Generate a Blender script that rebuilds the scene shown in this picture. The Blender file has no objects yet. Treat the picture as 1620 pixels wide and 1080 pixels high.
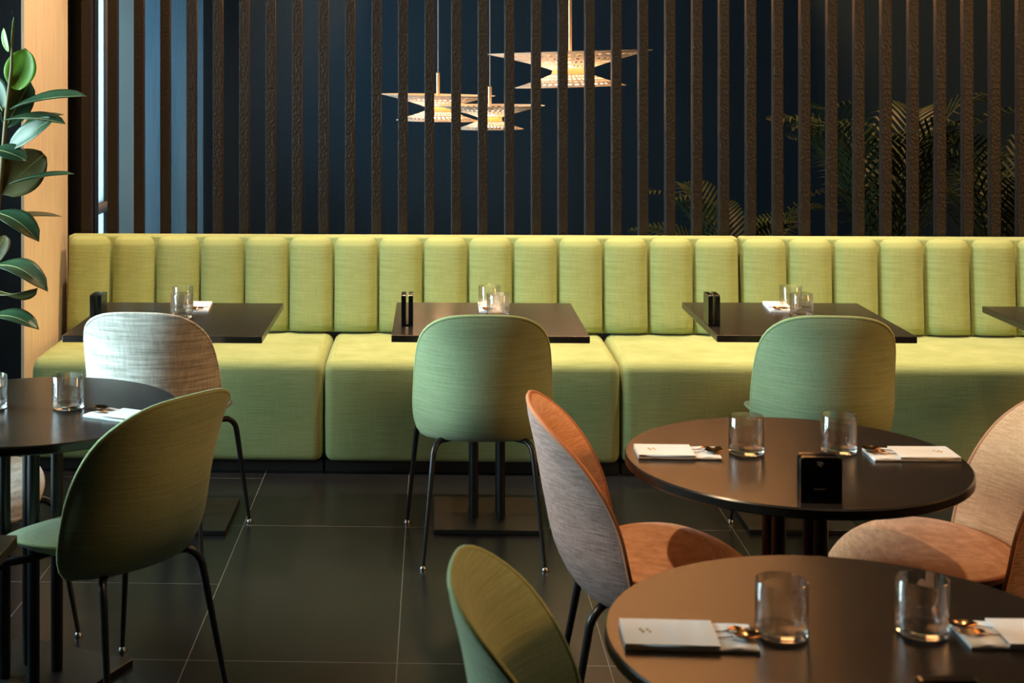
import bpy, bmesh, math, random
from mathutils import Vector, Matrix, Euler

C = bpy.context.scene.collection
R = math.radians
PI = math.pi

# ------------------------------------------------------------------ camera model
FPX, CAMH, YAW, HY = 2250.0, 1.69, R(1.9), 108.0
PX0 = 688.0 - FPX * math.tan(YAW)
RT = (math.cos(YAW), math.sin(YAW)); FW = (-math.sin(YAW), math.cos(YAW))

def at_d(px, py, d):
    a = (px - PX0) / FPX * d
    return Vector((RT[0]*a + FW[0]*d, RT[1]*a + FW[1]*d, CAMH - (py - HY) / FPX * d))

def at_z(px, py, z):
    return at_d(px, py, FPX * (CAMH - z) / (py - HY))

def at_y(px, py, y):
    a = (px - PX0) / FPX
    return at_d(px, py, y / (RT[1]*a + FW[1]))

# ------------------------------------------------------------------ materials
MATS = {}
def new_mat(name):
    m = bpy.data.materials.new(name); m.use_nodes = True
    nt = m.node_tree; b = nt.nodes['Principled BSDF']
    return m, nt, b

def node(nt, t, **kw):
    n = nt.nodes.new(t)
    for k, v in kw.items():
        setattr(n, k, v)
    return n

def simple(name, col, rough=0.5, metal=0.0, spec=0.5, emit=None, es=0.0):
    m, nt, b = new_mat(name)
    b.inputs['Base Color'].default_value = (*col, 1)
    b.inputs['Roughness'].default_value = rough
    b.inputs['Metallic'].default_value = metal
    b.inputs['Specular IOR Level'].default_value = spec
    if emit:
        b.inputs['Emission Color'].default_value = (*emit, 1)
        b.inputs['Emission Strength'].default_value = es
    return m

def ramp(nt, src, stops):
    r = node(nt, 'ShaderNodeValToRGB')
    e = r.color_ramp.elements
    e[0].position, e[0].color = stops[0][0], (*stops[0][1], 1)
    e[1].position, e[1].color = stops[-1][0], (*stops[-1][1], 1)
    for p, c in stops[1:-1]:
        x = e.new(p); x.color = (*c, 1)
    nt.links.new(src, r.inputs[0])
    return r

def fabric(name, c1, c2, sx, sz, bump=0.25, sheen=0.2, rough=0.9, blotch=0.1, vert=False):
    """slubbed woven cloth: long horizontal yarns crossed by fine vertical ones"""
    m, nt, b = new_mat(name); L = nt.links.new
    tc = node(nt, 'ShaderNodeTexCoord')
    def nz(scale, detail, w):
        mp = node(nt, 'ShaderNodeMapping'); mp.inputs['Scale'].default_value = scale
        L(tc.outputs['Object'], mp.inputs[0])
        n = node(nt, 'ShaderNodeTexNoise'); n.inputs['Scale'].default_value = 1.0
        n.inputs['Detail'].default_value = detail; n.inputs['Roughness'].default_value = 0.6
        L(mp.outputs[0], n.inputs[0]); return n
    h = nz((sx, sx, sz) if not vert else (sz, sx, sx), 2, 0)
    v = nz((sz*.9, sz*.9, sx*1.4), 2, 0)
    g = nz((9, 9, 9), 2, 0)
    mx = node(nt, 'ShaderNodeMath', operation='MULTIPLY_ADD')
    L(h.outputs[0], mx.inputs[0]); mx.inputs[1].default_value = 0.7
    m2 = node(nt, 'ShaderNodeMath', operation='MULTIPLY'); L(v.outputs[0], m2.inputs[0]); m2.inputs[1].default_value = 0.3
    L(m2.outputs[0], mx.inputs[2])
    m3 = node(nt, 'ShaderNodeMath', operation='MULTIPLY_ADD'); L(g.outputs[0], m3.inputs[0]); m3.inputs[1].default_value = blotch
    L(mx.outputs[0], m3.inputs[2])
    r = ramp(nt, m3.outputs[0], [(0.36 + blotch*.5, c1), (0.64 + blotch*.5, c2)])
    L(r.outputs[0], b.inputs['Base Color'])
    bp = node(nt, 'ShaderNodeBump'); bp.inputs['Strength'].default_value = bump; bp.inputs['Distance'].default_value = 0.002
    L(mx.outputs[0], bp.inputs['Height']); L(bp.outputs[0], b.inputs['Normal'])
    b.inputs['Roughness'].default_value = rough
    b.inputs['Specular IOR Level'].default_value = 0.2
    b.inputs['Sheen Weight'].default_value = sheen
    b.inputs['Sheen Roughness'].default_value = 0.5
    return m

M_BENCH = fabric('lime_linen', (.28, .34, .135), (.37, .43, .20), 7, 230, bump=.3, sheen=.1)
M_GREEN = fabric('green_linen', (.215, .265, .135), (.29, .345, .19), 7, 240, bump=.25, sheen=.15)
M_GREENP = fabric('green_piping', (.27, .33, .15), (.33, .38, .18), 40, 200, bump=.2, sheen=.1)
M_ORANGE = fabric('salmon_tweed', (.54, .24, .11), (.74, .38, .20), 22, 330, bump=.5, sheen=.15)
M_MAUVE = fabric('mauve_tweed', (.23, .14, .12), (.47, .30, .26), 22, 300, bump=.5, sheen=.05)
M_ORANGEP = simple('rust_piping', (.50, .20, .10), .9, 0, .2)
M_WHITE = fabric('oatmeal_boucle', (.36, .335, .29), (.74, .70, .63), 6, 100, bump=.9, sheen=.2)

def wavy_dark(name, c, rough, scale, bump, dist, stretch=(1, 1, .5), spec=.5):
    m, nt, b = new_mat(name); L = nt.links.new
    tc = node(nt, 'ShaderNodeTexCoord'); mp = node(nt, 'ShaderNodeMapping'); mp.inputs['Scale'].default_value = stretch
    L(tc.outputs['Object'], mp.inputs[0])
    n = node(nt, 'ShaderNodeTexNoise'); n.inputs['Scale'].default_value = scale; n.inputs['Detail'].default_value = 3
    L(mp.outputs[0], n.inputs[0])
    bp = node(nt, 'ShaderNodeBump'); bp.inputs['Strength'].default_value = bump; bp.inputs['Distance'].default_value = dist
    L(n.outputs[0], bp.inputs['Height']); L(bp.outputs[0], b.inputs['Normal'])
    r = ramp(nt, n.outputs[0], [(.3, tuple(x*.85 for x in c)), (.7, tuple(x*1.15 for x in c))])
    L(r.outputs[0], b.inputs['Base Color'])
    b.inputs['Roughness'].default_value = rough; b.inputs['Specular IOR Level'].default_value = spec
    return m

M_SLAT = wavy_dark('hammered_bronze_slat', (.0125, .0086, .006), .42, 95, .8, .006, (1, 1, .7), .35)
M_NAVY = wavy_dark('navy_grasscloth', (.0095, .026, .042), .75, 30, .5, .003, (9, 9, .12), .25)
M_NAVYP = wavy_dark('pillar_navy', (.006, .010, .015), .7, 30, .3, .002, (6, 6, .2), .25)
M_BLUE = wavy_dark('blue_grey_wallpaper', (.10, .19, .27), .8, 30, .3, .002, (9, 9, .12), .2)
M_BEIGE = wavy_dark('beige_wallpaper', (.76, .62, .48), .85, 40, .3, .002, (8, 8, .15), .2)
M_TABLE = wavy_dark('dark_laminate', (.014, .011, .009), .25, 260, .06, .001, (1, 1, 1), .5)
M_TEDGE = simple('black_edge', (.010, .009, .009), .45)
M_BLACK = simple('black_steel', (.010, .010, .011), .35, 0, .5)
M_PLINTH = simple('black_plinth', (.006, .006, .006), .6)
M_BASE = simple('black_base_plate', (.010, .011, .010), .45, 0, .3)
M_CEIL = simple('dark_ceiling', (.06, .055, .05), .9)
M_WALL = simple('dark_wall', (.05, .045, .04), .9)
M_WARMWALL = simple('warm_wall', (.20, .15, .10), .9)
M_FRAME = simple('window_frame_grey', (.22, .25, .26), .5)
M_POST = simple('grey_post', (.16, .19, .19), .7)
M_STEEL = simple('glide_steel', (.35, .35, .36), .3, 1.0)
M_CARD = simple('black_card', (.004, .004, .005), .18, 0, .5)
M_PRINT = simple('grey_print', (.16, .17, .17), .6)
M_GOLDP = simple('gold_print', (.62, .42, .16), .45, .3)
M_NAPKIN = simple('white_paper_napkin', (.88, .87, .86), .9, 0, .2)
M_COPPER = simple('copper_cutlery', (.34, .185, .08), .18, 1.0)
M_DARKCUT = simple('dark_bronze_cutlery', (.05, .032, .022), .3, 1.0)
M_CORD = simple('pale_cord', (.45, .42, .40), .6)
M_ROD = simple('brass_rod', (.75, .55, .30), .35, .6)
M_SHADE = simple('cream_lamp_shade', (.62, .56, .48), .55, 0, .3)
M_RING = simple('copper_light_ring', (.55, .25, .10), .3, .7, .5, (1.0, .32, .07), 1.6)
M_LED = simple('warm_led', (.9, .8, .7), .4, 0, .5, (1.0, .68, .42), 80.0)
M_DIFF = simple('pale_diffuser', (.9, .8, .75), .6, 0, .3, (1.0, .76, .60), 1.8)
M_DIFFL = simple('lower_diffuser', (.9, .8, .75), .6, 0, .3, (1.0, .58, .28), 12.0)
M_TRUNK = simple('plant_stem', (.10, .085, .03), .8)
M_POT = simple('dark_pot', (.03, .03, .032), .5)
M_SOIL = simple('soil', (.02, .014, .01), .95)

def leaf_mat(name, c, c2, rough, trans=.15):
    m, nt, b = new_mat(name); L = nt.links.new
    tc = node(nt, 'ShaderNodeTexCoord')
    n = node(nt, 'ShaderNodeTexNoise'); n.inputs['Scale'].default_value = 14; n.inputs['Detail'].default_value = 2
    L(tc.outputs['Object'], n.inputs[0])
    r = ramp(nt, n.outputs[0], [(.35, c), (.65, c2)])
    L(r.outputs[0], b.inputs['Base Color'])
    b.inputs['Roughness'].default_value = rough
    b.inputs['Specular IOR Level'].default_value = .3
    return m
M_LEAF = leaf_mat('rubber_leaf', (.014, .040, .018), (.024, .058, .024), .40)
M_LEAFY = leaf_mat('young_rubber_leaf', (.07, .17, .012), (.10, .22, .02), .35)
M_LEAFO = leaf_mat('olive_rubber_leaf', (.045, .042, .012), (.065, .060, .018), .38)
M_MIDRIB = simple('leaf_midrib', (.16, .18, .05), .6)
M_PALM = leaf_mat('palm_leaf', (.010, .022, .007), (.022, .040, .012), .5)

def glass_mat():
    m, nt, b = new_mat('clear_glass')
    b.inputs['Base Color'].default_value = (1, 1, 1, 1)
    b.inputs['Transmission Weight'].default_value = 1.0
    b.inputs['Roughness'].default_value = 0.0
    b.inputs['IOR'].default_value = 1.47
    return m
M_GLASS = glass_mat()
def tumbler_mat():
    m = bpy.data.materials.new('tumbler_glass'); m.use_nodes = True
    nt = m.node_tree; nt.nodes.clear(); L = nt.links.new
    o = node(nt, 'ShaderNodeOutputMaterial'); mx = node(nt, 'ShaderNodeMixShader')
    t = node(nt, 'ShaderNodeBsdfTransparent'); g = node(nt, 'ShaderNodeBsdfGlossy'); g.inputs['Roughness'].default_value = .03
    lw = node(nt, 'ShaderNodeLayerWeight'); lw.inputs[0].default_value = .5
    r = ramp(nt, lw.outputs['Facing'], [(0, (.98, .985, .985)), (.85, (.95, .96, .96)), (1, (.75, .80, .82))])
    L(r.outputs[0], t.inputs[0])
    p = node(nt, 'ShaderNodeMath', operation='POWER'); L(lw.outputs['Facing'], p.inputs[0]); p.inputs[1].default_value = 4.0
    f = node(nt, 'ShaderNodeMath', operation='MULTIPLY_ADD'); L(p.outputs[0], f.inputs[0]); f.inputs[1].default_value = .7; f.inputs[2].default_value = .045
    L(f.outputs[0], mx.inputs[0]); L(t.outputs[0], mx.inputs[1]); L(g.outputs[0], mx.inputs[2])
    gl = node(nt, 'ShaderNodeBsdfGlass'); gl.inputs['IOR'].default_value = 1.47; gl.inputs['Roughness'].default_value = 0
    m2 = node(nt, 'ShaderNodeMixShader'); m2.inputs[0].default_value = .30
    L(mx.outputs[0], m2.inputs[1]); L(gl.outputs[0], m2.inputs[2]); L(m2.outputs[0], o.inputs[0])
    return m
M_TUMBLER = tumbler_mat()

def pane_mat():
    m = bpy.data.materials.new('window_glass'); m.use_nodes = True
    nt = m.node_tree; nt.nodes.clear(); L = nt.links.new
    o = node(nt, 'ShaderNodeOutputMaterial'); mx = node(nt, 'ShaderNodeMixShader')
    t = node(nt, 'ShaderNodeBsdfTransparent'); g = node(nt, 'ShaderNodeBsdfGlossy'); g.inputs['Roughness'].default_value = .02
    t.inputs[0].default_value = (.93, .97, .96, 1)
    f = node(nt, 'ShaderNodeFresnel'); f.inputs[0].default_value = 1.45
    L(f.outputs[0], mx.inputs[0]); L(t.outputs[0], mx.inputs[1]); L(g.outputs[0], mx.inputs[2]); L(mx.outputs[0], o.inputs[0])
    return m
M_PANE = pane_mat()

def floor_mat(x0, y0):
    m, nt, b = new_mat('charcoal_floor_tile'); L = nt.links.new
    tc = node(nt, 'ShaderNodeTexCoord'); sp = node(nt, 'ShaderNodeSeparateXYZ'); L(tc.outputs['Object'], sp.inputs[0])
    def mth(op, a, bb=None, c=None):
        n = node(nt, 'ShaderNodeMath', operation=op)
        for i, v in enumerate((a, bb, c)):
            if v is None: continue
            if isinstance(v, (int, float)): n.inputs[i].default_value = v
            else: L(v, n.inputs[i])
        return n.outputs[0]
    def line(src, o, per):
        q = mth('DIVIDE', mth('SUBTRACT', src, o), per)
        d = mth('ABSOLUTE', mth('SUBTRACT', q, mth('ROUND', q)))
        return mth('MULTIPLY', d, per)
    lx = line(sp.outputs[0], x0, .6)
    side = mth('LESS_THAN', sp.outputs[0], x0)
    a = line(sp.outputs[1], y0, .6); c = line(sp.outputs[1], y0, 1.2)
    ly = mth('ADD', mth('MULTIPLY', a, side), mth('MULTIPLY', c, mth('SUBTRACT', 1.0, side)))
    g = mth('LESS_THAN', mth('MINIMUM', lx, ly), .0014)
    n = node(nt, 'ShaderNodeTexNoise'); n.inputs['Scale'].default_value = 6; n.inputs['Detail'].default_value = 6
    L(tc.outputs['Object'], n.inputs[0])
    r = ramp(nt, n.outputs[0], [(.3, (.0065, .0072, .0095)), (.7, (.009, .010, .013))])
    mix = node(nt, 'ShaderNodeMix', data_type='RGBA')
    L(g, mix.inputs['Factor']); L(r.outputs[0], mix.inputs['A']); mix.inputs['B'].default_value = (.11, .108, .105, 1)
    L(mix.outputs['Result'], b.inputs['Base Color'])
    b.inputs['Roughness'].default_value = .27
    b.inputs['Specular IOR Level'].default_value = .22
    return m

# ------------------------------------------------------------------ mesh helpers
def tag(o, label=None, cat=None, group=None, kind=None):
    if label: o['label'] = label
    if cat: o['category'] = cat
    if group: o['group'] = group
    if kind: o['kind'] = kind
    return o

def empty(name, loc, label, cat, group=None, rz=0):
    o = bpy.data.objects.new(name, None); C.objects.link(o)
    o.empty_display_size = .05
    o.location = loc; o.rotation_euler = (0, 0, rz)
    return tag(o, label, cat, group)

def link(name, me, mat, parent=None, loc=None, rot=None, smooth=True):
    mats = mat if isinstance(mat, (list, tuple)) else [mat]
    for m in mats: me.materials.append(m)
    if smooth:
        me.polygons.foreach_set('use_smooth', [True]*len(me.polygons))
    o = bpy.data.objects.new(name, me); C.objects.link(o)
    if parent: o.parent = parent
    if loc is not None: o.location = loc
    if rot is not None: o.rotation_euler = rot
    return o

def from_bm(bm, name, sharp=None):
    if sharp:
        for e in bm.edges:
            if len(e.link_faces) == 2 and e.calc_face_angle(0) > sharp: e.smooth = False
    me = bpy.data.meshes.new(name); bm.to_mesh(me); bm.free(); return me

class MB:
    def __init__(s): s.v = []; s.f = []
    def add(s, vs, fs):
        o = len(s.v); s.v += [tuple(p) for p in vs]; s.f += [tuple(i + o for i in f) for f in fs]
    def box(s, x0, x1, y0, y1, z0, z1):
        s.add([(x0,y0,z0),(x1,y0,z0),(x1,y1,z0),(x0,y1,z0),(x0,y0,z1),(x1,y0,z1),(x1,y1,z1),(x0,y1,z1)],
              [(0,3,2,1),(4,5,6,7),(0,1,5,4),(1,2,6,5),(2,3,7,6),(3,0,4,7)])
    def tube(s, pts, rad, n=10, cap=True):
        pts = [Vector(p) for p in pts]
        if not isinstance(rad, (list, tuple)): rad = [rad]*len(pts)
        up = None; vs = []; fs = []
        for i, p in enumerate(pts):
            t = (pts[min(i+1, len(pts)-1)] - pts[max(i-1, 0)]).normalized()
            if up is None:
                a = Vector((0,0,1)) if abs(t.z) < .9 else Vector((1,0,0))
                up = (a - t*a.dot(t)).normalized()
            else:
                up = (up - t*up.dot(t)).normalized()
            w = t.cross(up)
            for k in range(n):
                an = 2*PI*k/n
                vs.append(p + (up*math.cos(an) + w*math.sin(an))*rad[i])
        for i in range(len(pts)-1):
            for k in range(n):
                a = i*n+k; b = i*n+(k+1) % n
                fs.append((a, b, b+n, a+n))
        if cap:
            fs.append(tuple(range(n-1, -1, -1))); fs.append(tuple(range((len(pts)-1)*n, len(pts)*n)))
        s.add(vs, fs)
    def ringtube(s, pts, r, n=6):
        pts = [Vector(p) for p in pts]; N = len(pts); vs = []; fs = []
        cen = sum(pts, Vector())/N
        for i, p in enumerate(pts):
            t = (pts[(i+1) % N] - pts[i-1]).normalized()
            o = (p - cen); o = (o - t*o.dot(t)).normalized(); w = t.cross(o)
            for k in range(n):
                an = 2*PI*k/n; vs.append(p + (o*math.cos(an) + w*math.sin(an))*r)
        for i in range(N):
            for k in range(n):
                j = (i+1) % N
                fs.append((i*n+k, i*n+(k+1) % n, j*n+(k+1) % n, j*n+k))
        s.add(vs, fs)
    def lathe(s, prof, n=32, cx=0, cy=0, closed=False):
        vs = []; fs = []
        m = len(prof)
        for (r, z) in prof:
            for k in range(n):
                a = 2*PI*k/n; vs.append((cx + r*math.cos(a), cy + r*math.sin(a), z))
        for i in range(m if closed else m-1):
            j = (i+1) % m
            for k in range(n):
                fs.append((i*n+k, i*n+(k+1) % n, j*n+(k+1) % n, j*n+k))
        s.add(vs, fs)
    def mesh(s, name, sharp=R(40)):
        bm = bmesh.new(); vv = [bm.verts.new(p) for p in s.v]
        for f in s.f:
            try: bm.faces.new([vv[i] for i in f])
            except ValueError: pass
        bmesh.ops.remove_doubles(bm, verts=bm.verts, dist=1e-6)
        bmesh.ops.recalc_face_normals(bm, faces=bm.faces)
        return from_bm(bm, name, sharp)
    def build(s, name, mat, parent=None, loc=None, rot=None, sharp=R(40)):
        return link(name, s.mesh(name, sharp), mat, parent, loc, rot)

def rbox_mesh(name, x0, x1, y0, y1, z0, z1, r=.005, seg=3):
    bm = bmesh.new(); bmesh.ops.create_cube(bm, size=1)
    for v in bm.verts:
        v.co = Vector(((x0+x1)/2 + v.co.x*(x1-x0), (y0+y1)/2 + v.co.y*(y1-y0), (z0+z1)/2 + v.co.z*(z1-z0)))
    if r > 0: bmesh.ops.bevel(bm, geom=list(bm.edges), offset=r, segments=seg, affect='EDGES', profile=.5)
    return from_bm(bm, name, R(50))

def rbox(name, mat, x0, x1, y0, y1, z0, z1, r=.005, seg=3, parent=None):
    return link(name, rbox_mesh(name, x0, x1, y0, y1, z0, z1, r, seg), mat, parent, smooth=r > .006)

def struct(name, x0, x1, y0, y1, z0, z1, mat, r=0):
    o = rbox(name, mat, x0, x1, y0, y1, z0, z1, r, 2); o['kind'] = 'structure'; return o

def kids(o): return [c for c in bpy.data.objects if c.parent == o]

def dup(root, loc, rz, label, group=None):
    r = root.copy(); C.objects.link(r); r.location = loc; r.rotation_euler = (0, 0, rz); r['label'] = label
    if group: r['group'] = group
    for ch in kids(root):
        c = ch.copy(); C.objects.link(c); c.parent = r
        for g in kids(ch):
            d = g.copy(); C.objects.link(d); d.parent = c
    return r

# ------------------------------------------------------------------ room shell
Y_SLAT, Y_BACK = 6.70, 9.00
ZC = 4.00
g1 = at_z(420, 748, 0); g2 = at_z(283, 1075, 0); gy = at_z(560, 832.5, 0).y
fl = struct('floor', -3.4, 5.2, -2.0, 9.2, -.1, 0, floor_mat((g1.x+g2.x)/2, gy))
ZR = 5.20
struct('ceiling', -3.4, 5.2, -2.0, 6.95, ZC, ZC+.1, M_CEIL)
struct('ceiling_rear', -3.4, 5.2, 6.85, 9.2, ZR, ZR+.1, M_CEIL)
struct('wall_bulkhead', -3.4, 5.2, 6.85, 6.95, ZC+.1, ZR, M_CEIL)
struct('wall_back', -2.0, 5.2, Y_BACK, Y_BACK+.2, 0, ZR, M_NAVY)
struct('wall_right', 5.0, 5.2, -2.0, Y_BACK, 0, ZR, M_WALL)
struct('wall_front', -3.4, 5.0, -2.0, -1.9, 0, ZC, M_WALL)
struct('trim_added_band', -.4, 2.3, Y_BACK-.03, Y_BACK, 2.30, ZR, M_BEIGE)  # pale band added out of view, gives the tabletops a warm reflection
struct('trim_added_ledge', -.4, 2.3, Y_BACK-.45, Y_BACK, 2.24, 2.30, M_NAVYP)  # unseen ledge added to keep the band's light off the navy wall
# left wall with its wide window
WX = -3.2
WY0, WY1, WZ0, WZ1 = 3.15, 5.5, .30, 3.2
mb = MB()
mb.box(WX-.2, WX, -1.9, WY0, 0, ZC); mb.box(WX-.2, WX, WY1, 6.72, 0, ZC)
mb.box(WX-.2, WX, WY0, WY1, 0, WZ0); mb.box(WX-.2, WX, WY0, WY1, WZ1, ZC)
o = mb.build('wall_left', M_WALL); o['kind'] = 'structure'
def window(name, x, ys, z0, z1, rails, panel=None):
    root = MB()
    for y in ys: root.box(x-.05, x+.02, y-.03, y+.03, z0, z1)
    for z in rails: root.box(x-.045, x+.015, ys[0], ys[-1], z-.03, z+.03)
    w = root.build(name, M_FRAME); w['kind'] = 'structure'
    p = MB(); p.box(x-.018, x-.012, ys[0], ys[-1], z0, z1)
    p.build('window_pane', M_PANE, w)
    return w
window('window_1', WX-.05, [WY0+.03, 3.95, 4.72, WY1-.03], WZ0, WZ1, [WZ0+.03, WZ1-.03])
# pillar between window wall and slat screen
PXR = at_y(107, 300, 6.72).x
PYN = 6.0
struct('wall_pillar', WX, PXR-.012, PYN, 6.72, 0, ZC, M_NAVYP)
struct('trim_1', PXR-.012, PXR, PYN, 6.72, 0, ZC, M_BEIGE)
# space behind the screen
X2 = -2.1
window('window_2', X2+.02, [6.76, 7.5, 8.25, 8.97], 0, ZR, [.03, .82, ZR-.03])
cl = at_y(222, 300, 7.33).x; cr = at_y(322, 300, 7.33).x
struct('wall_partition', cl, cr, 7.33, 7.40, 0, ZC, M_BLUE)
struct('trim_5', cr, at_y(389, 300, 7.33).x, 7.31, 7.42, 0, ZC, M_NAVYP, .003)
gp0 = at_y(186, 300, 7.45).x
struct('trim_2', gp0, cl, 7.33, 7.42, 0, ZC, M_POST, .005)
# dark door frame side just beside the pillar
dp0, dp1 = at_y(107, 300, 6.86).x, at_y(153, 300, 6.86).x
struct('trim_3', dp0-.12, dp1, 6.82, 6.90, 0, ZC, M_SLAT, .003)
# outside: pavement and the facade opposite
o = struct('ground', -14, -3.45, -6, 24, -.2, -.05, simple('pavement', (.30, .32, .31), .9))
def facade_mat():
    m, nt, b = new_mat('facade_render'); L = nt.links.new
    tc = node(nt, 'ShaderNodeTexCoord'); mp = node(nt, 'ShaderNodeMapping'); mp.inputs['Scale'].default_value = (1, 1, 2.2)
    L(tc.outputs['Object'], mp.inputs[0])
    n = node(nt, 'ShaderNodeTexNoise'); n.inputs['Scale'].default_value = 1.1; n.inputs['Detail'].default_value = 4
    L(mp.outputs[0], n.inputs[0])
    r = ramp(nt, n.outputs[0], [(.35, (.20, .34, .36)), (.5, (.34, .48, .47)), (.62, (.55, .60, .45))])
    L(r.outputs[0], b.inputs['Base Color']); b.inputs['Roughness'].default_value = .8
    return m
struct('wall_opposite', -12, -2.4, 19, 19.4, -.05, 7, facade_mat())

# ------------------------------------------------------------------ slat screen
scr = empty('slat_screen', (0, Y_SLAT, 0), 'dark bronze screen of vertical slats standing behind the lime green bench', 'screen')
pitch = (at_y(1525, 200, Y_SLAT).x - at_y(545.5, 200, Y_SLAT).x) / 23.0
x0s = at_y(545.5, 200, Y_SLAT).x
slat_me = rbox_mesh('slat', 0, .046, 0, .05, 0, ZC, .004, 2)
first = True
for k in range(-10, 34):
    x = x0s + k*pitch
    if x < PXR + .01: continue
    if first:
        link('slat', slat_me, M_SLAT, scr, (x, 0, 0), smooth=False); first = False; s0 = kids(scr)[0]
    else:
        c = s0.copy(); C.objects.link(c); c.parent = scr; c.location = (x, 0, 0)

# ------------------------------------------------------------------ banquette
YF, YB = at_z(747, 736, .045).y, at_z(742, 531, .47).y
YF = 5.93; YB = 6.50
ZS, ZT = .47, .905
seam1 = at_y(527, 532, YB).x; seam2 = at_y(957, 535, YB).x
endL = PXR + .045; endR = 3.5
def cushion_mesh(x0, x1):
    r1, r2 = .045, .03
    prof = []
    ym = YB + .06
    # section in (y, z), front to back
    prof.append((ym, .05))
    for i in range(5):
        a = PI/2*i/4; prof.append((YF + r2 - r2*math.sin(a), .045 + r2 - r2*math.cos(a)))
    for i in range(1, 6): prof.append((YF - .006*math.sin(PI*i/6), .045 + r2 + (ZS - .045 - r1 - r2)*i/6))
    for i in range(7):
        a = PI/2*i/6; prof.append((YF + r1 - r1*math.cos(a), ZS - r1 + r1*math.sin(a)))
    for i in range(1, 6): prof.append((YF + r1 + (ym - YF - r1)*i/5, ZS + .004*math.sin(PI*i/5)))
    cy, cz = (YF+ym)/2, (ZS+.045)/2
    xs = []
    e = .045
    for i in range(6): a = PI/2*i/5; xs.append((x0 + e*(1-math.sin(a)) , e*(1-math.cos(a))))
    xs = [(x0 + e*(1-math.cos(PI/2*i/5)), e*(1-math.sin(PI/2*i/5))) for i in range(6)]
    xs = xs + [(x0 + e + (x1-x0-2*e)*i/12, 0) for i in range(1, 12)] + [(x1 - (p-x0), ins) for p, ins in xs[::-1]]
    mb = MB(); vs = []; n = len(prof)
    rnd = random.Random(int(x0*100))
    for xi, (x, ins) in enumerate(xs):
        for (y, z) in prof:
            dy = ins * (1 if y < cy else 0) * min(1, (cy-y)/(cy-YF)) if y < cy else 0
            dz = -ins * max(0, (z - cz)/(ZS-cz)) + ins*.6*max(0, (cz-z)/(cz-.045))
            vs.append((x, y + dy, z + dz))
    fs = [(a*n+b, a*n+b+1, (a+1)*n+b+1, (a+1)*n+b) for a in range(len(xs)-1) for b in range(n-1)]
    fs.append(tuple(range(n))); fs.append(tuple(reversed(range((len(xs)-1)*n, len(xs)*n))))
    mb.add(vs, fs)
    return mb
GB = 'seat sections of the lime green banquette'
for (x0, x1, lab) in ((endL, seam1, 'lime green bench seat section beside the beige pillar, behind the white chair'),
                      (seam1, seam2, 'lime green bench seat section in the middle, between the two visible seams'),
                      (seam2, endR, 'long lime green bench seat section behind the round tables, right of both seams')):
    t = empty('banquette', ((x0+x1)/2, YF, 0), lab, 'bench', GB)
    inv = -Vector(t.location)
    cb = cushion_mesh(x0+.002, x1-.002); cb.v = [tuple(Vector(p)+inv) for p in cb.v]
    cb.build('seat_cushion', M_BENCH, t, sharp=R(70))
    pl = rbox('plinth', M_PLINTH, x0+inv.x+.005, x1+inv.x-.005, .03, .6, 0, .047, 0, 1, t)

tp = (at_y(1029, 450, YB).x - at_y(313, 450, YB).x)/10.0
tx0 = at_y(313, 450, YB).x - 3*tp
def tuft_mesh(w, h):
    D = .055; mb = MB(); vs = []
    us = [math.sin(PI/2*i/9) for i in range(-9, 10)]
    zs = [0, .003, .008, .016, .028, .04] + [.04 + (h-.08)*i/12 for i in range(1, 12)] + [h-.04, h-.028, h-.016, h-.008, h-.003, h]
    for z in zs:
        qd = max(0, max(.045 - z, z - (h-.045)))/.045
        oz = .045*(1 - math.sqrt(max(0, 1 - qd*qd)))
        for u in us:
            ud = max(0, abs(u)*w/2 - (w/2 - .062))/.062
            ox = .05*(1 - math.sqrt(max(0, 1 - min(1, ud)**2))) + .012*u*u
            vs.append((u*(w/2-.0015), min(D, ox + oz) + .035*(z/h), z))
    n = len(us)
    fs = [(a*n+b, a*n+b+1, (a+1)*n+b+1, (a+1)*n+b) for a in range(len(zs)-1) for b in range(n-1)]
    mb.add(vs, fs)
    return mb.mesh('back_cushion', R(80))
tm = tuft_mesh(tp, ZT-ZS)
XB_SPLIT = tx0 + 15*tp + .006
for (k0, k1, xa, xb, lab) in ((0, 15, tx0, XB_SPLIT-.008, 'long channelled lime green bench back, from the beige pillar to the wide gap'),
                              (15, 26, XB_SPLIT+.004, XB_SPLIT+11*tp+.01, 'channelled lime green bench back on the right, in front of the palms')):
    t = empty('banquette_bolster', (xa, YB, ZS+.0045), lab, 'bench', 'back sections of the lime green banquette')
    for k in range(k0, k1):
        x = tx0 + (k+.5)*tp + (.012 if k >= 15 else 0)
        if k == k0:
            c0 = link('back_cushion', tm if k0 == 0 else tm.copy(), M_BENCH if k0 == 0 else [], t, (x-xa, 0, 0))
        else:
            c = c0.copy(); C.objects.link(c); c.parent = t; c.location = (x-xa, 0, 0)
    rbox('back_frame', M_BENCH, 0, xb-xa, .075, .165, 0, ZT-ZS+.003, .012, 3, t)

# ------------------------------------------------------------------ beetle chairs
def interp(tab, t):
    for (a, b) in zip(tab, tab[1:]):
        if t <= b[0]:
            f = (t-a[0])/(b[0]-a[0]); f = f*f*(3-2*f)*.4 + f*.6
            return tuple(x + (y-x)*f for x, y in zip(a[1:], b[1:]))
    return tab[-1][1:]

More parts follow.
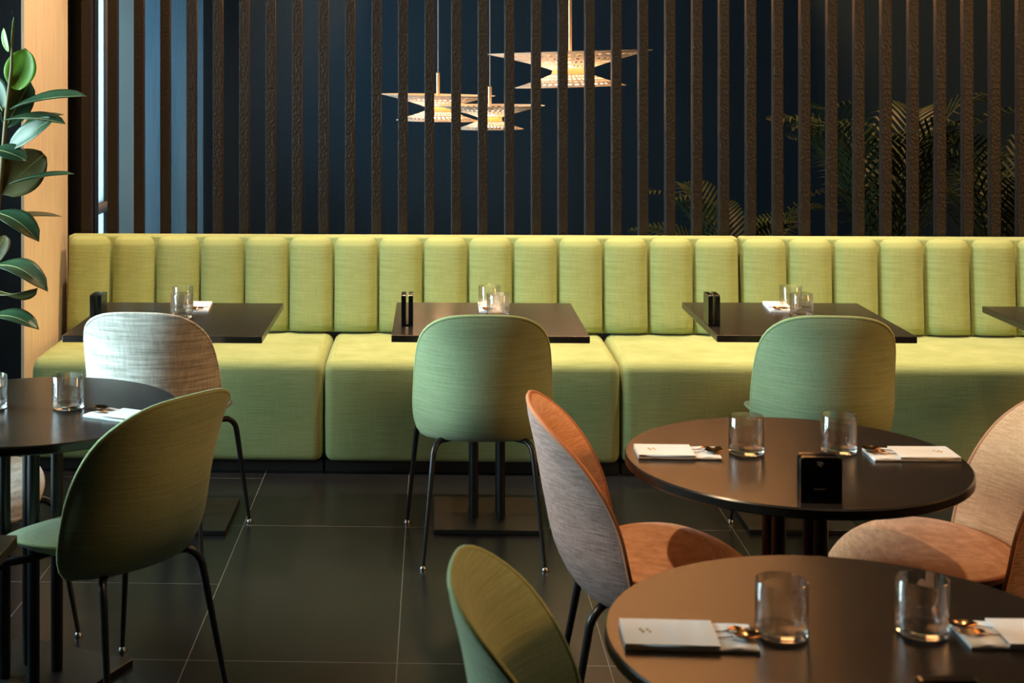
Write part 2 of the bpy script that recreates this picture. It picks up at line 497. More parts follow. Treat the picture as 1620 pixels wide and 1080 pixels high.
def bez(tab, t):   # Catmull-Rom through the table
    n = len(tab)
    for i in range(n-1):
        if t <= tab[i+1][0] or i == n-2:
            t0, t1 = tab[i][0], tab[i+1][0]; f = (t-t0)/(t1-t0)
            out = []
            for k in range(1, len(tab[0])):
                p1, p2 = tab[i][k], tab[i+1][k]
                m1 = (p2 - tab[max(i-1, 0)][k])/(t1 - tab[max(i-1, 0)][0])*(t1-t0)
                m2 = (tab[min(i+2, n-1)][k] - p1)/(tab[min(i+2, n-1)][0] - t0)*(t1-t0)
                out.append((2*f**3-3*f*f+1)*p1 + (f**3-2*f*f+f)*m1 + (-2*f**3+3*f*f)*p2 + (f**3-f*f)*m2)
            return out

# t: height z, spine y, half width, forward wrap
BACK = [(0, .414, -.125, .220, .085), (.12, .434, -.185, .232, .125), (.30, .518, -.238, .238, .148),
        (.55, .645, -.268, .233, .145), (.80, .775, -.292, .224, .098), (1.0, .868, -.318, .214, .045)]
def back_mid(p, q):
    z, y, hw, k = bez(BACK, (q+1)/2)
    return Vector((p*hw, y + k*abs(p)**2.3, z - .012*p*p))
SEAT = [(0, .472, -.185, .130), (.2, .468, -.100, .188), (.42, .466, -.005, .232), (.7, .462, .105, .240), (.87, .444, .20, .226), (1.0, .408, .275, .205)]
def seat_mid(p, q):
    z, y, hw = bez(SEAT, (q+1)/2)
    return Vector((p*hw, y - .015*p*p, z + .024*p*p))

def shell(fmid, sgn, off, rimn, expo, rings=11, segs=72):
    """one face of a padded shell; sgn picks the side of the mid surface"""
    def sq(ph):
        c, s = math.cos(ph), math.sin(ph); r = (abs(c)**expo + abs(s)**expo)**(-1/expo)
        return r*c, r*s
    def nrm(p, q):
        e = 1e-3
        du = fmid(p+e, q) - fmid(p-e, q); dv = fmid(p, min(1, q+e)) - fmid(p, max(-1, q-e))
        return du.cross(dv).normalized()
    mb = MB(); vs = [fmid(0, 0) + nrm(0, 0)*sgn*off(0)]; fs = []
    rr = [math.sin(PI/2*(i+1)/rings)**.9 for i in range(rings)]
    for ri, r in enumerate(rr):
        for k in range(segs):
            a, b = sq(2*PI*k/segs)
            vs.append(fmid(a*r, b*r) + nrm(a*r*.999, b*r*.999)*sgn*off(r))
    for k in range(segs): fs.append((0, 1+k, 1+(k+1) % segs))
    for ri in range(rings-1):
        for k in range(segs):
            a = 1+ri*segs+k; b = 1+ri*segs+(k+1) % segs
            fs.append((a, b, b+segs, a+segs))
    mb.add(vs, fs)
    rim = [fmid(*sq(2*PI*k/segs)) for k in range(segs)]
    return mb, rim

def make_chair(label, m_in, m_out, m_pipe, group, loc, rz):
    t = empty('dining_chair', loc, label, 'chair', group, rz)
    pad = lambda r: .004 + .016*(1-r**5)
    outr = lambda r: .004 + .010*(1-r**8)
    mb, rim = shell(back_mid, -1, pad, 0, 4.2); mb.build('backrest', m_in, t, sharp=None)
    mb, _ = shell(back_mid, 1, outr, 0, 4.2); o = mb.build('back_cover', m_out, t, sharp=None)
    pm = MB(); pm.ringtube(rim, .0062); pm.build('back_piping', m_pipe, t, sharp=None)
    mb, rim = shell(seat_mid, 1, lambda r: .005 + .022*(1-r**4), 0, 2.7); mb.build('seat', m_in, t, sharp=None)
    mb, _ = shell(seat_mid, -1, lambda r: .005 + .028*(1-r**6), 0, 2.7); mb.build('seat_cover', m_out, t, sharp=None)
    pm = MB(); pm.ringtube(rim, .0055); pm.build('seat_piping', m_pipe, t, sharp=None)
    fr = MB()
    fr.tube([(-.10, -.12, .415), (.10, -.12, .415)], .009); fr.tube([(-.13, .13, .405), (.13, .13, .405)], .009)
    fr.tube([(-.06, -.12, .415), (-.06, .13, .405)], .009); fr.tube([(.06, -.12, .415), (.06, .13, .405)], .009)
    fr.build('under_frame', M_BLACK, t)
    for s in (-1, 1):
        for k, (a, b, c, d) in enumerate((((.10, -.12, .415), (.145, -.150, .413), (.170, -.180, .375), (.205, -.245, .012)),
                                          ((.13, .13, .405), (.205, .160, .405), (.232, .185, .362), (.268, .245, .012)))):
            a, b, c, d = [Vector((s*q[0], q[1], q[2])) for q in (a, b, c, d)]
            pts = [a]; rad = [.0105]
            for i in range(7):      # rounded bend
                f = i/6; m = b*.55 + c*.45 + (b - a).normalized()*.012 + Vector((0, 0, .008))
                pts.append(b*(1-f)**2 + m*2*f*(1-f) + c*f*f); rad.append(.0105)
            for i in range(1, 5): pts.append(c.lerp(d, i/4)); rad.append(.0105 - .004*i/4)
            lg = MB(); lg.tube(pts, rad, 12); lo = lg.build('leg', M_BLACK, t)
            gl = MB(); gl.lathe([(.0001, 0), (.012, 0), (.0125, .004), (.010, .010), (.007, .014), (.0001, .016)], 16, d.x, d.y)
            gl.build('glide', M_STEEL, lo)
    return t

def deg_from_y(a): return R(a)
GC = 'upholstered dining chairs around the tables'
# square-table chairs
c_mid = make_chair('green chair with its back to us, at the middle square table', M_GREEN, M_GREEN, M_GREENP, GC, (.165, 5.04, 0), R(0))
dup(c_mid, (1.345, 5.06, 0), R(-5), 'green chair with its back to us, behind the far round table')
dup(c_mid, (-.865, 3.735, 0), R(54), 'dark olive green chair at the left round table, seen from behind at an angle')
dup(c_mid, (.345, 2.32, 0), R(-95), 'olive and mint green chair at the near round table, cropped by the bottom edge')
c_or = make_chair('orange chair with mauve back, facing right, at the left of the far round table', M_ORANGE, M_MAUVE, M_ORANGEP, GC, (.55, 3.53, 0), R(-92))
dup(c_or, (1.265, 3.60, 0), R(84), 'salmon orange chair facing left at the far round table, cut by the right edge')
c_wh = make_chair('white oatmeal boucle chair with its back to us, at the left square table', M_WHITE, M_WHITE, M_WHITE, GC, (-.975, 5.05, 0), R(-4))
dup(c_wh, (-1.42, 4.15, 0), R(-130), 'white boucle chair with only its seat tip showing, under the left round table')

# ------------------------------------------------------------------ tables
def base_of(t, half=.2):
    rbox('base_plate', M_BASE, -half, half, -half, half, 0, .018, .003, 2, t)
    for sx in (-1, 1):
        for sy in (-1, 1):
            p = MB(); p.lathe([(.0001, .018), (.0165, .018), (.0165, .725), (.0001, .725)], 20, sx*.05, sy*.05)
            p.build('post', M_BLACK, t)
    rbox('mounting_plate', M_BLACK, -.15, .15, -.15, .15, .719, .7255, .002, 1, t)

def square_table(label, x, y, rz=0, wx=.70, wy=.70):
    t = empty('square_table', (x, y, 0), label, 'table', 'square tables along the bench', rz)
    rbox('tabletop', M_TABLE, -wx/2, wx/2, -wy/2, wy/2, .7255, .75, .0025, 2, t)
    base_of(t)
    return t

def round_table(label, x, y, rz, r=.405):
    t = empty('round_table', (x, y, 0), label, 'table', 'round dining tables', rz)
    top = MB(); top.lathe([(.0001, .7255), (r-.004, .7255), (r, .729), (r, .7465), (r-.0035, .75), (.0001, .75)], 128)
    top.build('tabletop', M_TABLE, t, sharp=R(25))
    base_of(t)
    return t

TY = 5.375
SQ = []
for (pxl, pxr, lab) in ((97, 415, 'square dark table by the beige pillar, behind the white chair'),
                        (619, 933, 'square dark table behind the middle green chair, below the pendant lamps'),
                        (1135, 1450, 'square dark table behind the far round table, right of centre'),):
    a = at_z(pxl, 531, .75); b = at_z(pxr, 531.5, .75)
    SQ.append(((a.x+b.x)/2, (a.y+b.y)/2 + .355))
    t = square_table(lab, SQ[-1][0], SQ[-1][1], 0, b.x-a.x, .71)
a = at_z(1552, 484, .75)
SQ.append((a.x+.352, a.y - .355)); square_table('square dark table along the bench, cut off by the right edge', *SQ[-1])
# corner of another square table at the lower left edge
a = at_z(28, 845.5, .75)
square_table('corner of a square dark table poking in at the lower left edge', a.x-.35, a.y-.35)
FT = (.868, 3.465); NT = (.689, 2.37)
c = at_z(33, 1004, .018); d = at_z(212, 1042, .018)
ang = math.atan2(d.y-c.y, d.x-c.x)
e1 = Vector((math.cos(ang), math.sin(ang))); n1 = Vector((e1.y, -e1.x))
lc = Vector((c.x, c.y)) + e1*.2 + n1*.2
LT = (lc.x, lc.y)
round_table('round dark table with two place settings, far one of the two at right', FT[0], FT[1], 0)
round_table('round dark table nearest the camera at lower right, shining brown', NT[0], NT[1], 0)
round_table('round dark table at the left edge beside the dark olive chair', LT[0], LT[1], ang)

# ------------------------------------------------------------------ table ware
def tumbler(label, x, y, group, r=.043, h=.090, z=.75):
    prof = [(r, .0125), (r, h-.001), (r-.0008, h), (r-.0018, h-.0005), (r-.0024, .0125)]
    g = MB(); g.lathe(prof, 64, closed=True)
    o = g.build('water_glass', M_TUMBLER, None, (x, y, z+.0004), sharp=R(60))
    b = MB(); b.lathe([(.0001, 0), (r-.004, 0), (r-.001, .002), (r, .006), (r, .0122), (r-.0026, .0122), (r-.005, .0105), (.0001, .0095)], 64)
    b.build('glass_base', M_GLASS, o, sharp=R(60))
    return tag(o, label, 'glass', group)

def swirl(mb, cx, cy, z, s):
    for dx, fl in ((-.004, 1), (.004, 1)):
        pts = []
        for i in range(9):
            f = i/8; pts.append((cx + s*(dx + .0028*math.sin(f*2*PI)*fl), cy + s*(.006*(f-.5)*2), z))
        mb.tube(pts, .0006*s, 5)

def napkin_set(nl, fl, kl, x, y, rz, group, z=.75, ln=.20, wd=.095, emblem=True, off=0):
    """folded napkin along local x; the cutlery heads stick out of its pocket at +x"""
    m = MB()
    z0 = .0005
    # one folded sheet: bottom layer, closed long sides, shorter top layer with an edge roll
    def layer(x0, x1, za, zb, r):
        n = 14; vs = []; 
        for i in range(n+1):
            xx = x0 + (x1-x0)*i/n; w = .0006*math.sin(i*1.7)
            for (yy, zz) in ((-wd/2, za), (-wd/2-.0008, (za+zb)/2), (-wd/2+.002, zb-.0004+w), (0, zb+w), (wd/2-.002, zb-.0004+w), (wd/2+.0008, (za+zb)/2), (wd/2, za), (0, za)):
                vs.append((xx, yy, zz))
        fs = [(i*8+k, i*8+(k+1) % 8, (i+1)*8+(k+1) % 8, (i+1)*8+k) for i in range(n) for k in range(8)]
        fs.append(tuple(range(8))); fs.append(tuple(range(n*8+7, n*8-1, -1)))
        m.add(vs, fs)
    layer(-ln/2, ln/2, z0, .0085, 0)
    layer(-ln/2+.0005, ln/2-.062, .0107, .0122, 0)
    m.box(-ln/2+.0005, ln/2-.062, -wd/2, -wd/2+.005, .0080, .0110); m.box(-ln/2+.0005, ln/2-.062, wd/2-.005, wd/2, .0080, .0110)
    m.box(-ln/2+.0005, -ln/2+.008, -wd/2, wd/2, .0080, .0110)
    t = m.build('napkin', M_NAPKIN, None, (x, y, z), (0, 0, rz), sharp=R(50)); tag(t, nl, 'napkin', group)
    if emblem:
        e = MB(); swirl(e, -ln/2+.038, 0, .0129, 1.4); eo = e.build('emblem', M_GOLDP, t); eo['label'] = 'small gold emblem'
    rot = Matrix.Rotation(rz, 3, 'Z'); base = Vector((x, y, z))
    # fork: handle inside the pocket, neck and four tines out on the lower layer
    f = MB()
    zz = .0097
    f.tube([(-.03, .012, zz), (.02, .012, zz), (ln/2-.052, .012, zz), (ln/2-.043, .012, zz+.001)], [.0009, .0009, .0009, .0012], 8)
    vs = []; pr = [(-.043, .0018, .0045), (-.036, .006, .009), (-.028, .010, .010), (-.020, .0115, .0075)]
    for (dx, hw, dz) in pr: vs += [(ln/2+dx, .012-hw, zz+dz-.0045), (ln/2+dx, .012+hw, zz+dz-.0045), (ln/2+dx, .012+hw, zz+dz-.003), (ln/2+dx, .012-hw, zz+dz-.003)]
    fs = [(i*4+k, i*4+(k+1) % 4, i*4+4+(k+1) % 4, i*4+4+k) for i in range(3) for k in range(4)] + [(0, 1, 2, 3), (12, 13, 14, 15)]
    f.add(vs, fs)
    for k in range(4):
        yy = .012 - .0095 + k*.00633
        f.tube([(ln/2-.021, yy, zz+.0042), (ln/2-.008, yy, zz+.0015), (ln/2+.010, yy, zz+.006)], [.0014, .0013, .0007], 6)
    o = f.build('fork', M_COPPER, None, base, (0, 0, rz)); tag(o, fl, 'fork', group + ', cutlery')
    k = MB()
    k.tube([(-.03, -.016, zz), (ln/2-.06, -.016, zz), (ln/2-.035, -.016, zz+.003)], [.0009, .0009, .0012], 8)
    vs = []
    for i in range(9):   # bowl of a spoon
        u = -1 + 2*i/8
        for j in range(7):
            v = -1 + 2*j/6; hw = .0155*math.sqrt(max(0, 1-u*u)) + .0008
            vs.append((ln/2-.012 + u*.024, -.016 + v*hw, zz + .0068 - .0072*(1-u*u)*(1-v*v)))
    fs = [(i*7+j, i*7+j+1, i*7+j+8, i*7+j+7) for i in range(8) for j in range(6)]
    nb = len(vs); vs2 = [(a, b, cc+.0012) for (a, b, cc) in vs]
    k.add(vs, fs); k.add(vs2, [tuple(reversed(q)) for q in fs])
    o = k.build('spoon', M_COPPER, None, base, (0, 0, rz)); tag(o, kl, 'spoon', group + ', cutlery')

def menu_stand(label, x, y, rz, group, w=.088, d=.026, h=.098, z=.75, tent=True, marks=True):
    t = empty('menu_stand', (x, y, z), label, 'menu stand', group, rz)
    def panel(s):
        m = MB()
        # rounded rectangle panel leaning inwards slightly
        yb, yt, th = s*d/2, s*d/2, .0165
        rr = .009; out = []
        for cx, cz, a0 in ((w/2-rr, h-rr, 0), (-w/2+rr, h-rr, PI/2)):
            for i in range(6):
                a = a0 + PI/2*i/5; out.append((cx + rr*math.cos(a), cz + rr*math.sin(a)))
        out = [(w/2, 0)] + out + [(-w/2, 0)]
        vs = []
        for sgn in (-1, 1):
            for (px, pz) in out: vs.append((px, yb + (yt-yb)*pz/h + sgn*th/2, pz+.0005))
        n = len(out)
        m.add(vs, [tuple(range(n)), tuple(range(2*n-1, n-1, -1))] + [(i, (i+1) % n, n+(i+1) % n, n+i) for i in range(n)])
        return m.build('panel', M_CARD, t, sharp=R(30))
    panel(1); p = panel(-1)
    rbox('foot_bar', M_CARD, -w/2+.004, w/2-.004, -d*.18, d*.18, .0005, .006, .001, 1, t)
    if marks:
        e = MB(); yb, yt = -d/2-.0086, -d/2-.0086
        def ypos(pz): return yb + (yt-yb)*pz/h
        for k, (dx, ww) in enumerate(((-.006, .012), (-.002, .010), (-.005, .009), (0.0, .005))):
            pz = .088 - k*.0028; e.box(-.004+dx, -.004+dx+ww, ypos(pz)-.0003, ypos(pz)+.0006, pz-.0008, pz+.0008)
        for k in range(7):
            pz = .030; e.box(-.016+k*.0036, -.016+k*.0036+.0026, ypos(pz)-.0003, ypos(pz)+.0006, pz-.0011, pz+.0011)
        eo = e.build('print', M_PRINT, p); eo['label'] = 'grey printed emblem and line of small text'
    return t

GG = 'water glasses on the tables'; GN = 'folded napkins on the tables'; GM = 'black menu stands on the tables'
def spot(px, py, z=.75): p = at_z(px, py, z); return p.x, p.y
# far round table
x, y = spot(1180.5, 716); tumbler('empty water glass on the far round table, beside its left napkin', x, y, GG)
x, y = spot(1327, 714); tumbler('empty water glass on the far round table, beside its right napkin with the fork', x, y, GG)
a = at_z(1003, 722, .76); b = at_z(1141, 727, .76)
x, y = spot(1071, 714, .757); napkin_set('white folded napkin at the left of the far round table, beside the orange chair', 'copper fork head on the left napkin of the far round table', 'copper spoon head on the left napkin of the far round table', x, y, R(-1), GN, ln=.198, wd=.098)
x, y = spot(1441, 717, .757); napkin_set('white folded napkin at the right of the far round table, by the salmon chair', 'copper fork head on the right napkin of the far round table', 'copper spoon head on the right napkin of the far round table', x, y, R(180+1), GN, ln=.205, wd=.098)
x, y = spot(1296, 791); menu_stand('black menu stand with grey emblem on the far round table edge', x, y, R(-2), GM)
# near round table
x, y = spot(1236.5, 1003); tumbler('empty water glass on the near round table, beside its left napkin', x, y, GG)
x, y = spot(1459, 1000); tumbler('empty water glass on the near round table, in front of the salmon seat', x, y, GG)
x, y = spot(1088, 1004, .757); napkin_set('white folded napkin at the left of the near round table with gold emblem', 'copper fork head on the left napkin of the near round table', 'copper spoon head on the left napkin of the near round table', x, y, R(-2), GN, ln=.215, wd=.105)
x, y = spot(1622, 1002, .757); napkin_set('white folded napkin on the near round table cut off by the right edge', 'copper fork head on the napkin cut by the right edge', 'copper spoon head on the napkin cut by the right edge', x, y, R(180), GN, ln=.215, wd=.105)
x, y = at_d(1494, 1068, 2.0).x, 0
p = at_z(1492, 1080, .835); menu_stand('black menu stand on the near round table, only its top edge in view', p.x, p.y-.03, R(0), GM)
# left round table
x, y = spot(108, 645); tumbler('empty water glass on the left round table beside the napkin', x, y, GG)
x, y = spot(196, 656, .757); napkin_set('white folded napkin on the left round table, half behind the olive chair', 'copper fork head on the left round table napkin', 'copper spoon head on the left round table napkin', x, y, R(180-24), GN, ln=.20, wd=.095)
p = at_z(-14, 645, .75); tumbler('water glass on the left round table at the very left edge', p.x, p.y, GG)
# square tables
SG = (('left square table by the pillar', (288, 502), (290, 487), (316, 486), (156, 512), R(90), 4),
      ('middle square table', (788, 502), (774, 487), (775, 487), (644.5, 512), R(90), 0),
      ('right square table', (1268, 502), (1249, 487), (1232, 486), (1126, 512), R(90), -4))
for (nm, g1_, g2_, np_, mp_, mr, da) in SG:
    x, y = spot(*g1_); tumbler('front water glass of the two on the ' + nm, x, y, GG)
    x, y = spot(*g2_)
    x2, y2 = x, y
    tumbler('rear water glass of the two on the ' + nm, x, y - .02, GG)
    p = at_z(*np_, .757)
    napkin_set('white folded napkin on the bench side of the ' + nm, 'copper fork head on the %s napkin' % nm, 'copper spoon head on the %s napkin' % nm,
               p.x + (-.005 if da > 0 else (.0 if da < 0 else .0)), p.y + .02, R(-90+da), GN, ln=.19, wd=.085, emblem=False)
    x, y = spot(*mp_); menu_stand('black menu stand seen edge-on at the left of the ' + nm, x, y, mr, GM, w=.095, d=.026, h=.112, marks=False)

# ------------------------------------------------------------------ pendant lamps
def slotted_disc(r0, r1, z0, z1, pw, rows, nseg, name, mat, parent, th=.002):
    """dish with radial slots cut through it: open quads between solid ones, then given thickness"""
    bm = bmesh.new(); rs = []
    n_r = rows*2+1
    edges = [0, .06]
    f = .12
    for k in range(rows): edges += [.10 + .82*k/rows, .10 + .82*(k+.55)/rows]
    edges += [.95, 1.0]
    edges = sorted(set(edges))
    grid = []
    for e in edges:
        r = r0 + (r1-r0)*e; z = z0 + (z1-z0)*(e**pw)
        grid.append([bm.verts.new((r*math.cos(2*PI*k/nseg), r*math.sin(2*PI*k/nseg), z)) for k in range(nseg)])
    for i in range(len(edges)-1):
        slot = abs(((edges[i]-.10)/(.82/rows)) - round((edges[i]-.10)/(.82/rows))) < 1e-4 and edges[i] < .91 and edges[i] >= .099
        for k in range(nseg):
            if slot and k % 2 == 0: continue
            bm.faces.new((grid[i][k], grid[i][(k+1) % nseg], grid[i+1][(k+1) % nseg], grid[i+1][k]))
    bmesh.ops.recalc_face_normals(bm, faces=bm.faces)
    bmesh.ops.solidify(bm, geom=list(bm.faces), thickness=th)
    return link(name, from_bm(bm, name, R(40)), mat, parent)

def pendant(label, px, py_neck, Y, R1, R2, tilt, rod):
    p = at_y(px, py_neck, Y)
    t = empty('pendant_lamp', p, label, 'lamp', 'pendant lamps behind the slat screen')
    h1, h2 = R1*.215, R2*.235
    a = slotted_disc(R1*.22, R1, .010, h1+.010, .85, 4, 88, 'upper_shade', M_SHADE, t)
    b = slotted_disc(R1*.22, R2, -.010, -h2-.010, .85, 4, 88, 'lower_shade', M_SHADE, t)
    n = MB(); n.lathe([(R1*.10, .011), (R1*.23, .011), (R1*.215, 0), (R1*.23, -.011), (R1*.10, -.011)], 64, closed=True); n.build('neck_ring', M_RING, t)
    l = MB(); l.lathe([(.0001, -.012), (R1*.09, -.010), (R1*.10, 0), (R1*.09, .022), (.0001, .026)], 32); lo = l.build('lamp_core', M_LED, t)
    u = MB(); u.lathe([(.010, h1*.62), (R1*.56, h1*.62), (R1*.56, h1*.62+.004), (.010, h1*.62+.004)], 48, closed=True); u.build('diffuser', M_DIFF, a)
    u = MB(); u.lathe([(.0001, -h2*.93), (R2*.68, -h2*.93), (R2*.68, -h2*.93-.004), (.0001, -h2*.93-.004)], 48); u.build('diffuser', M_DIFFL, b)
    r = MB(); r.lathe([(.0001, .03), (.009, .03), (.009, rod), (.0001, rod)], 12); r.build('rod', M_ROD, t)
    c = MB(); c.lathe([(.0001, rod), (.0022, rod), (.0022, ZR-p.z), (.0001, ZR-p.z)], 8); c.build('cord', M_CORD, t)
    for o in (a, b, n): pass
    a.rotation_euler = (0, tilt, 0); b.rotation_euler = (0, tilt, 0)
    return t, p
YL = 7.60
lampA = pendant('smaller cream pendant lamp of slotted discs, left of the three behind the slats', 693, 172, YL+.35, .318, .232, R(1), .20)
lampB = pendant('smaller cream pendant lamp of slotted discs, lowest of the three behind the slats', 775, 188, YL-.30, .280, .172, R(0), .165)
lampC = pendant('large cream pendant lamp of slotted discs, highest and rightmost behind the slats', 902, 113, YL, .435, .295, R(-1.5), .42)

# ------------------------------------------------------------------ plants
def leaf(base, tip, nrm, w, mat, parent, curl=.12, droop=0.0, fold=.25, name='leaf'):
    base, tip = Vector(base), Vector(tip); ax = tip - base; ln = ax.length; ax.normalize()
    nrm = Vector(nrm); nrm = (nrm - ax*nrm.dot(ax)).normalized(); sd = ax.cross(nrm)
    n, m = 14, 8; vs = []
    for i in range(n+1):
        u = i/n
        hw = w/2*(math.sin(PI*min(1, u*.97+.02))**.62)*(1 - .12*u)
        if u > .9: hw *= (1-u)/.1*.72 + .02 + .26*(1-u)/.1
        c = base + ax*(u*ln) + nrm*(curl*ln*math.sin(PI*u)) + Vector((0, 0, -droop*ln*u*u))
        for j in range(m+1):
            v = -1 + 2*j/m
            vs.append(c + sd*(v*hw) + nrm*(fold*hw*(v*v)))
    fs = [(i*(m+1)+j, i*(m+1)+j+1, (i+1)*(m+1)+j+1, (i+1)*(m+1)+j) for i in range(n) for j in range(m)]
    bm = bmesh.new(); vv = [bm.verts.new(p) for p in vs]
    for q in fs: bm.faces.new([vv[k] for k in q])
    bmesh.ops.recalc_face_normals(bm, faces=bm.faces)
    bmesh.ops.solidify(bm, geom=list(bm.faces), thickness=.0012)
    o = link(name, from_bm(bm, name), mat, parent)
    rb = MB(); rb.tube([vs[i*(m+1)+m//2] + nrm*.0 for i in range(n+1)], [.0024*(1-.7*i/n) for i in range(n+1)], 6)
    rb.build('midrib', M_MIDRIB, o)
    return o

PY = 4.85
pb = Vector((-1.86, PY+.05, 0))
rub = empty('rubber_plant', pb, 'tall rubber plant with large oval leaves at the left edge, by the beige pillar', 'plant')
def L_(px, py, dy=0): return at_y(px, py, PY+dy) - pb
pot = MB(); pot.lathe([(.0001, 0), (.13, 0), (.165, .36), (.17, .38), (.155, .38), (.15, .34), (.0001, .34)], 40); pot.build('pot', M_POT, rub)
so = MB(); so.lathe([(.0001, .343), (.149, .341)], 32); so.build('soil', M_SOIL, rub)
st = MB()
stem_pts = [Vector((0, 0, .33)), Vector((.05, 0, .62)), L_(-22, 520), L_(-8, 380), L_(4, 250), L_(10, 180), L_(18, 110), L_(19, 78)]
st.tube(stem_pts, [.013, .012, .010, .009, .008, .007, .006, .004], 10); st.build('stem', M_TRUNK, rub)
st = MB(); st.tube([Vector((-.03, .02, .33)), Vector((-.02, .04, .9)), Vector((-.05, .05, 1.35)), Vector((-.04, .06, 1.62))], [.012, .011, .009, .006], 10); st.build('stem', M_TRUNK, rub)
CAMV = (0, -1, .1)
LEAVES = [  # base px, tip px, dy base, dy tip, normal, width m, material, curl, droop
    ((27, 142), (40, 76), 0, .03, (0, -1, .25), .120, M_LEAFY, -.03, 0),
    ((18, 172), (137, 152), -.02, -.10, (.05, -.33, 1), .115, M_LEAF, .05, 0),
    ((8, 190), (104, 196), .0, -.12, (0, -.25, 1), .100, M_LEAF, .05, 0),
    ((40, 196), (101, 181), .03, .10, (0, -.15, 1), .080, M_LEAF, .04, 0),
    ((84, 188), (12, 236), -.08, -.02, (.4, -.65, .6), .085, M_LEAF, .03, 0),
    ((70, 244), (-2, 306), .04, 0, (.05, -1, .15), .165, M_LEAFO, .02, 0),
    ((16, 291), (117, 275), -.03, -.10, (0, -.14, 1), .085, M_LEAF, .03, 0),
    ((-8, 236), (44, 255), -.05, -.08, (-.2, -.55, 1), .085, M_LEAF, .06, 0),
    ((-4, 346), (98, 342), .02, .08, (0, -.12, 1), .070, M_LEAFO, .03, 0),
    ((-6, 336), (62, 382), -.04, -.14, (.3, -.55, 1), .105, M_LEAF, .10, 0),
    ((-8, 420), (76, 461), -.04, -.16, (.25, -.50, 1), .105, M_LEAF, .14, 0),
    ((-12, 455), (60, 455), -.02, -.12, (0, -.35, -1), .105, M_LEAFO, .10, 0),
    ((-16, 500), (62, 521), -.04, -.12, (.2, -.35, 1), .095, M_LEAF, .10, 0),
    ((10, 200), (48, 128), .05, .12, (.2, -.9, .1), .11, M_LEAF, .03, 0),
    ((4, 175), (-22, 120), .03, .10, (0, -1, .2), .11, M_LEAF, .03, 0),
    ((14, 82), (6, 44), .0, .02, (-.5, -.8, .1), .030, M_LEAFY, .05, 0),
    ((18, 84), (22, 27), .0, .0, (.6, -.6, 0), .010, M_LEAFY, 0, 0),
    ((0, 240), (-40, 262), .0, -.1, (0, -.6, 1), .11, M_LEAF, .06, 0),
    ((-2, 310), (-46, 290), .0, .05, (0, -.6, 1), .11, M_LEAFO, .06, 0),
    ((-8, 380), (-60, 395), .0, .0, (0, -.5, 1), .11, M_LEAF, .08, 0),
    ((-12, 420), (8, 372), .02, .1, (-.2, -1, .2), .10, M_LEAFO, .04, 0),
    ((0, 300), (-14, 236), .02, .08, (.1, -1, .2), .12, M_LEAFO, .04, 0),
    ((-22, 470), (-80, 500), .0, .0, (0, -.5, 1), .11, M_LEAF, .10, 0),
]
for (b, t_, d0, d1, nr, w, m, cu, dr) in LEAVES:
    leaf(L_(*b, d0), L_(*t_, d1), nr, w, m, rub, cu, dr)

rl = random.Random(4)
for i in range(13):     # leaves of the second stem
    z = .62 + i*.078; a = i*2.4 + rl.uniform(-.3, .3)
    b = Vector((-.035 - .01*(i % 3), .045, z)); d = Vector((math.cos(a), math.sin(a), rl.uniform(.1, .7))).normalized()
    leaf(b, b + d*rl.uniform(.15, .20), Vector((0, 0, 1)) - d*d.z, rl.uniform(.085, .11), M_LEAF if i % 3 else M_LEAFO, rub, .06, .05)

def palm(label, x, y, h, n, seed, spread, stemh=.25):
    rnd = random.Random(seed)
    t = empty('areca_palm', (x, y, 0), label, 'plant', 'palms behind the slat screen')
    p = MB(); p.lathe([(.0001, 0), (.14, 0), (.18, .34), (.165, .34), (.16, .31), (.0001, .31)], 32); p.build('pot', M_POT, t)
    so = MB(); so.lathe([(.0001, .313), (.158, .311)], 24); so.build('soil', M_SOIL, t)
    for i in range(n):
        a = 2*PI*i/n + rnd.uniform(-.3, .3); hh = h*rnd.uniform(.72, 1.0); sp = spread*rnd.uniform(.6, 1.1)
        d = Vector((math.cos(a), math.sin(a), 0))
        r0 = d*rnd.uniform(.02, .08) + Vector((0, 0, .30))
        pts = []
        N = 24
        for k in range(N+1):
            u = k/N
            pts.append(r0 + d*(sp*(u**1.7)) + Vector((0, 0, (hh-.30)*(1.55*u - .60*u**2.6))))
        mb = MB(); mb.tube(pts, [.007*(1-.8*k/N) for k in range(N+1)], 6)
        side = d.cross(Vector((0, 0, 1))).normalized()
        for k in range(7, N+1):
            u = k/N; tg = (pts[min(k+1, N)] - pts[k-1]).normalized()
            ll = .30*math.sin(PI*(.16 + .80*(u-.28)/.72))**.7*(h/1.3)
            for s in (-1, 1):
                for sub in (0,):
                    if sub and k == N: continue
                    b = pts[k].lerp(pts[min(k+1, N)], sub)
                    dr = (side*s*.85 + tg*.75 + Vector((0, 0, .25))).normalized()
                    w = .0068
                    q = [b, b + dr*ll*.35 + Vector((0, 0, -.01)), b + dr*ll*.72 + Vector((0, 0, -.10*ll)), b + dr*ll + Vector((0, 0, -.34*ll))]
                    up = tg.cross(dr).normalized(); wd = dr.cross(up).normalized()
                    vs = []
                    for qi, wi in zip(q, (.35, 1, .8, .04)): vs += [qi - wd*w*wi, qi + wd*w*wi]
                    mb.add(vs, [(0, 1, 3, 2), (2, 3, 5, 4), (4, 5, 7, 6)])
        bm = bmesh.new(); vv = [bm.verts.new(q) for q in mb.v]
        for f_ in mb.f: bm.faces.new([vv[q] for q in f_])
        link('frond', from_bm(bm, 'frond'), M_PALM, t)
    return t
p = at_y(1165, 380, 7.9); palm('low palm with drooping fronds behind the slats, left of the taller palms', p.x, 7.9, 1.10, 13, 3, .50)
p = at_y(1400, 380, 7.7); palm('tall dark palm behind the slats, above the right square table', p.x, 7.7, 1.60, 18, 8, .62)
